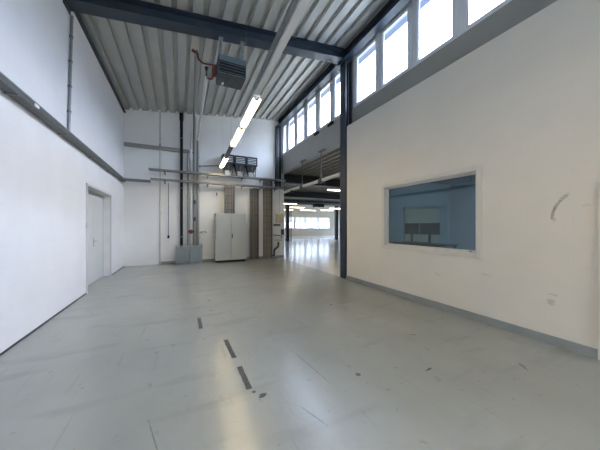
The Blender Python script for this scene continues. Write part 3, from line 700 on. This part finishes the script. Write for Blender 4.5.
# ------------------------------------------------------------------ duct rail at the hall opening
dr = thing('busbar_rail', (4.27, 8.4, 3.0), 'silver rail hung on rods in the hall opening', 'rail')
MB().tube([(4.27, 6.1, 3.03), (4.27, 10.65, 3.03)], .055, 14).build('rail_tube', M['pipew'], dr, True)
for (y, x) in ((8.62, 4.22), (7.18, 4.24)):
    MB().cyl((4.27, y, 3.08), (4.27, y, 4.04), .022).build('hanger_rod', M['galvd'], dr, True)
    MB().box(4.25, 4.36, y - .20, y + .20, 4.015, 4.05).build('hanger_plate', M['galvd'], dr)
    MB().box(4.19, 4.35, y - .10, y + .10, 2.95, 3.09, .01).build('rail_clamp', M['dark'], dr)
MB().box(4.2, 4.34, 9.5, 9.64, 2.93, 3.0, .01).build('rail_clamp', M['dark'], dr)

# window opener motors
for (y, z, lab) in ((7.75, 6.32, 'black window opener above the third far clerestory pane'), (6.75, 6.32, 'black window opener above the nearest far clerestory pane'),
                    (7.72, 4.80, 'black opener box on the sill of the far clerestory, further one'), (6.80, 4.80, 'black opener box on the sill of the far clerestory, nearer one')):
    o = MB().box(4.36, 4.43, y - .16, y + .16, z - .04, z + .04, .008)
    o.cyl((4.40, y, z), (4.40, y, z + (.09 if z < 5 else -.09)), .015)
    tag(o.build('window_opener', M['black']), lab, 'window opener', 'clerestory window openers')

# ------------------------------------------------------------------ hall lamps
def hall_lamp(x, y, z, label, L=1.5):
    l = thing('strip_lamp', (x, y, z), label, 'lamp', 'strip lamps in the hall')
    MB().box(x - L / 2, x + L / 2, y - .06, y + .06, z, z + .06, .004).build('lamp_housing', M['white'], l)
    MB().box(x - L / 2 + .03, x + L / 2 - .03, y - .05, y + .05, z - .03, z - .001, .006).build('tube', M['tube_h'], l)
    for s in (-.5, .5): MB().cyl((x + s, y, z + .06), (x + s, y, 4.155), .006, n=6).build('hanger_wire', M['galv'], l)
def at(x, y, z):                                   # ground position of a lamp of height z
    a = (x - 300) / F; t = (z - 1.5) / ((226 - y) / F)
    return ((a * math.cos(PSI) + math.sin(PSI)) * t, (-a * math.sin(PSI) + math.cos(PSI)) * t)
for (px, py, lab, L) in ((334, 190, 'nearest and largest lit strip lamp in the hall, by the steel column', .75), (290, 203.8, 'lit strip lamp at the left edge of the hall opening', 1.2),
                         (297, 207.4, 'lit strip lamp over the left end of the far windows', 1.5), (308, 210.2, 'lit strip lamp over the middle of the far windows', 1.9),
                         (327, 210.3, 'lit strip lamp over the right end of the far windows', 1.6), (336, 208.5, 'lit strip lamp above the right hall column', 1.5),
                         (287, 209.7, 'lowest lit strip lamp at the left edge of the opening', 1.4)):
    x, y = at(px, py, 3.25); hall_lamp(x, y, 3.25, lab, L)
hu = thing('hall_heater', (10.2, 18, 3.0), 'dark fan unit hanging between strip lamps in the hall', 'heater')
hx, hy = at(318.5, 205.5, 3.3)
hu.location = (hx, hy, 3.2)
MB().box(hx - .42, hx + .42, hy - .3, hy + .3, 3.16, 3.42, .02).build('casing', M['black'], hu)
MB().box(hx - .30, hx - .12, hy - .2, hy + .2, 3.14, 3.16).box(hx + .12, hx + .30, hy - .2, hy + .2, 3.14, 3.16).build('grille', M['slat'], hu)
MB().cyl((hx, hy, 3.42), (hx, hy, 4.155), .02).build('hanger_rod', M['dark'], hu)
dx_, dy_ = at(300, 203, 3.5)
ad = thing('air_duct', (dx_ + 2, dy_ + .2, 3.5), 'grey round duct crossing under the hall roof', 'duct')
MB().tube([(dx_ - 2.0, dy_ + .2, 3.5), (dx_ + 7.0, dy_ + .2, 3.5)], .11, 14).build('duct_run', M['galv'], ad, True)
for k in range(5): MB().cyl((dx_ - 1.5 + 2 * k, dy_ + .2, 3.6), (dx_ - 1.5 + 2 * k, dy_ + .2, 4.155), .01, n=6).build('hanger_wire', M['galv'], ad)

# ------------------------------------------------------------------ office contents
dk = thing('office_desk', (6.0, 4.65, 0), 'dark desk dimly seen behind the office window', 'desk')
MB().box(5.6, 6.35, 3.9, 5.35, 1.00, 1.035, .004).build('desk_top', M['wood'], dk)
for x in (5.66, 6.29):
    for y in (3.96, 5.29): MB().box(x - .025, x + .025, y - .025, y + .025, 0, 1.0).build('leg', M['dark'], dk)
def monitor(y0, y1, lab):
    m_ = thing('monitor', (6.05, (y0 + y1) / 2, 1.035), lab, 'monitor', 'monitors behind the office window')
    MB().box(6.03, 6.07, y0, y1, 1.27, 1.58, .008).build('casing', M['screen'], m_)
    MB().box(6.04, 6.06, (y0 + y1) / 2 - .03, (y0 + y1) / 2 + .03, 1.05, 1.27).build('stand', M['dark'], m_)
    MB().box(5.97, 6.13, (y0 + y1) / 2 - .1, (y0 + y1) / 2 + .1, 1.036, 1.052, .004).build('foot', M['dark'], m_)
monitor(4.20, 4.78, 'right dark monitor behind the office window'); monitor(4.82, 5.30, 'left dark monitor behind the office window')
bl = tag(MB().box(6.24, 7.85, 5.48, 5.519, .9, 2.08, .004).build('reflection_panel', M['cream']), 'pale panel behind the monitors, standing in for the door reflected in the dark glass', 'board')  # pale panel added in place of the door's reflection in the glass
for (x, y, lab) in ((7.25, 3.35, 'round ceiling downlight seen at the top right of the office window'), (5.4, 1.4, 'unseen ceiling downlight added to brighten the office')):  # the second one is unseen, added to lift the office brightness
    d_ = thing('downlight', (x, y, 2.92), lab, 'lamp')
    MB().cyl((x, y, 2.905), (x, y, 2.929), .11, n=24).build('lamp_rim', M['white'], d_); MB().cyl((x, y, 2.898), (x, y, 2.904), .085, n=24).build('lamp_disc', M['led'], d_)

# ------------------------------------------------------------------ floor tape
def tape(x0, y0, x1, y1, wd, lab):
    a, b = Vector((x0, y0, 0)), Vector((x1, y1, 0)); d = (b - a).normalized(); s = Vector((d.y, -d.x, 0)) * wd / 2
    N = 9; o = MB(); top = []; 
    L_, R_ = [], []
    for i in range(N + 1):
        p_ = a.lerp(b, i / N); jl, jr = R.uniform(.85, 1.05), R.uniform(.85, 1.05)
        L_.append(p_ + s * jl + d * (R.uniform(-.012, .012) if i in (0, N) else 0)); R_.append(p_ - s * jr + d * (R.uniform(-.012, .012) if i in (0, N) else 0))
    prof = [(*v.xy, .0) for v in L_] + [(*v.xy, .0) for v in R_[::-1]]
    o.prism(prof, (0, 0, .0004), (0, 0, .002))
    tag(o.build('floor_tape', M['tape']), lab, 'tape strip', 'black tape strips on the floor')
tape(.28, 4.36, .275, 3.90, .055, 'farthest and smallest dark tape strip on the grey floor')
tape(.54, 3.37, .555, 2.86, .055, 'middle dark tape strip on the grey floor')
tape(.57, 2.67, .575, 2.26, .055, 'nearest dark tape strip on the floor, with a frayed lower end')

# ------------------------------------------------------------------ outside the far windows
for (x, w_, hgt, mt, lab) in ((24, 7, 1.5, 'bld1', 'bluish low building outside, seen at the left of the far windows'), (33, 6, 1.8, 'bld2', 'reddish building outside behind the far windows'),
                              (42, 8, 1.6, 'bld1', 'bluish building outside at the right of the far windows')):
    b_ = thing('distant_building', (x, 70, -.35), lab, 'building')
    MB().box(x - w_ / 2, x + w_ / 2, 68, 76, -.34, hgt).build('wall', M[mt], b_)
    MB().prism([(x - w_ / 2 - .3, 67.8, hgt), (x - w_ / 2 - .3, 76.2, hgt), (x - w_ / 2 - .3, 72, hgt + .6)], (0, 0, 0), (w_ + .6, 0, 0)).build('roof', M[mt], b_)
